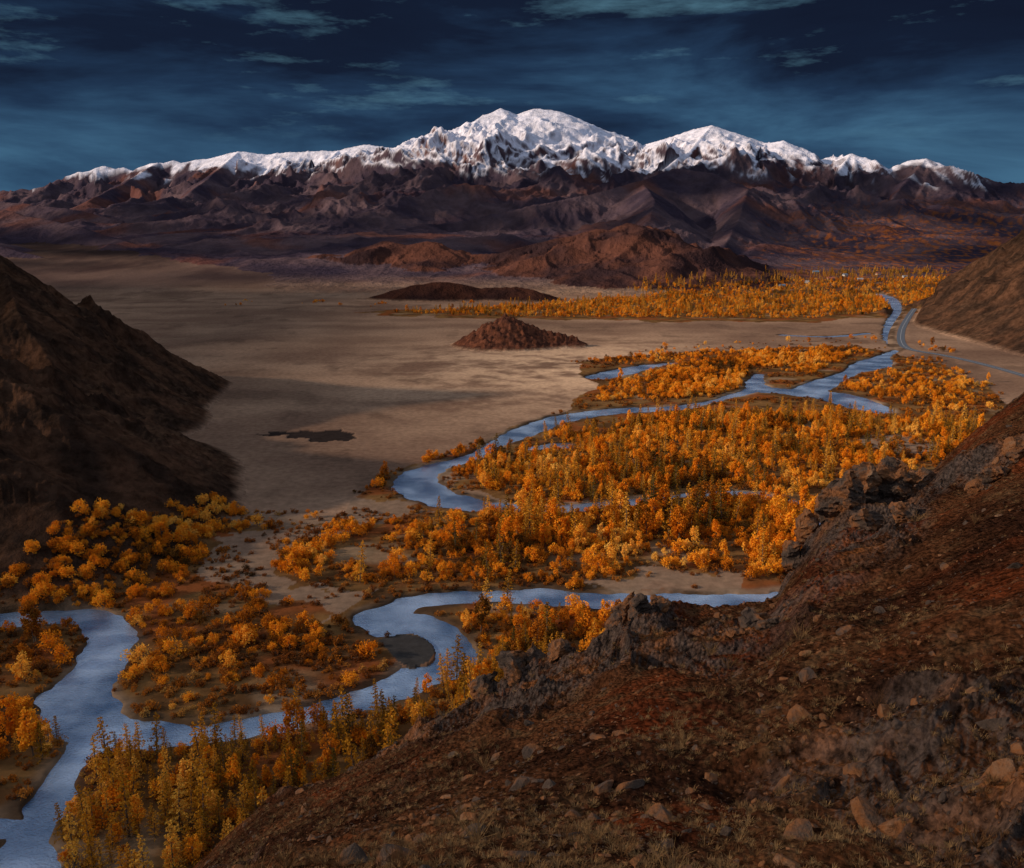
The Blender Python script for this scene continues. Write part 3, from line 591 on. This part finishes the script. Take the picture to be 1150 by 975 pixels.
# ---------- sky
w=bpy.data.worlds.new('World'); sc.world=w; w.use_nodes=True; nt=w.node_tree; nt.nodes.clear(); N=nt.nodes.new;L=nt.links.new
out=N('ShaderNodeOutputWorld'); sky=N('ShaderNodeTexSky'); sky.sky_type='NISHITA'; sky.sun_disc=False; sky.sun_elevation=SEL; sky.sun_rotation=SAZ
b1=N('ShaderNodeBackground'); b1.inputs['Strength'].default_value=.06; L(sky.outputs[0],b1.inputs['Color'])
tc=N('ShaderNodeTexCoord'); sx=N('ShaderNodeSeparateXYZ'); L(tc.outputs['Generated'],sx.inputs[0])
mp=N('ShaderNodeMapping'); mp.inputs['Scale'].default_value=(1.6,1.6,8); L(tc.outputs['Generated'],mp.inputs['Vector'])
n1_=N('ShaderNodeTexNoise'); n1_.inputs['Scale'].default_value=1.8; n1_.inputs['Detail'].default_value=6; n1_.inputs['Roughness'].default_value=.58; n1_.inputs['Distortion'].default_value=.3; L(mp.outputs[0],n1_.inputs['Vector'])
ad=N('ShaderNodeMath');ad.operation='MULTIPLY_ADD';ad.inputs[1].default_value=.38;L(n1_.outputs[0],ad.inputs[0])
sb=N('ShaderNodeMath');sb.operation='SUBTRACT';sb.inputs[1].default_value=.18;L(sx.outputs['Z'],sb.inputs[0]);L(sb.outputs[0],ad.inputs[2])
cr=N('ShaderNodeValToRGB'); e=cr.color_ramp.elements; e[0].position=0;e[0].color=(.060,.165,.26,1);e[1].position=1;e[1].color=(.38,.42,.51,1)
for p,c in ((.05,(.050,.132,.225)),(.10,(.029,.076,.145)),(.15,(.014,.034,.076)),(.20,(.007,.013,.032)),(.28,(.006,.010,.025)),(.33,(.19,.27,.38)),(.40,(.43,.54,.70))): k=e.new(p);k.color=(*c,1)
L(ad.outputs[0],cr.inputs[0])
n2_=N('ShaderNodeTexNoise'); n2_.inputs['Scale'].default_value=4.0; n2_.inputs['Detail'].default_value=7; n2_.inputs['Roughness'].default_value=.62
mp2=N('ShaderNodeMapping'); mp2.inputs['Scale'].default_value=(1.3,1.3,6.5); mp2.inputs['Location'].default_value=(5.3,2.2,.9); L(tc.outputs['Generated'],mp2.inputs['Vector']); L(mp2.outputs[0],n2_.inputs['Vector'])
mr=N('ShaderNodeMapRange');mr.inputs['From Min'].default_value=.56;mr.inputs['From Max'].default_value=.90;L(n2_.outputs[0],mr.inputs['Value'])
band=N('ShaderNodeMapRange');band.interpolation_type='SMOOTHSTEP';band.inputs['From Min'].default_value=.07;band.inputs['From Max'].default_value=.14;L(sx.outputs['Z'],band.inputs['Value'])
mm=N('ShaderNodeMath');mm.operation='MULTIPLY';L(mr.outputs[0],mm.inputs[0]);L(band.outputs[0],mm.inputs[1])
mc_=N('ShaderNodeMix');mc_.data_type='RGBA';L(mm.outputs[0],mc_.inputs[0]);L(cr.outputs[0],mc_.inputs[6]);mc_.inputs[7].default_value=(.12,.28,.38,1)
b2=N('ShaderNodeBackground');b2.inputs['Strength'].default_value=1.0;L(mc_.outputs[2],b2.inputs['Color'])
f1=N('ShaderNodeMapRange');f1.interpolation_type='SMOOTHSTEP';f1.inputs['From Min'].default_value=.4;f1.inputs['From Max'].default_value=.9;f1.inputs['To Max'].default_value=.6;L(sx.outputs['Z'],f1.inputs['Value'])
ms=N('ShaderNodeMixShader');L(f1.outputs[0],ms.inputs[0]);L(b2.outputs[0],ms.inputs[1]);L(b1.outputs[0],ms.inputs[2]);L(ms.outputs[0],out.inputs[0])
print('done',nA,nR,cnts)
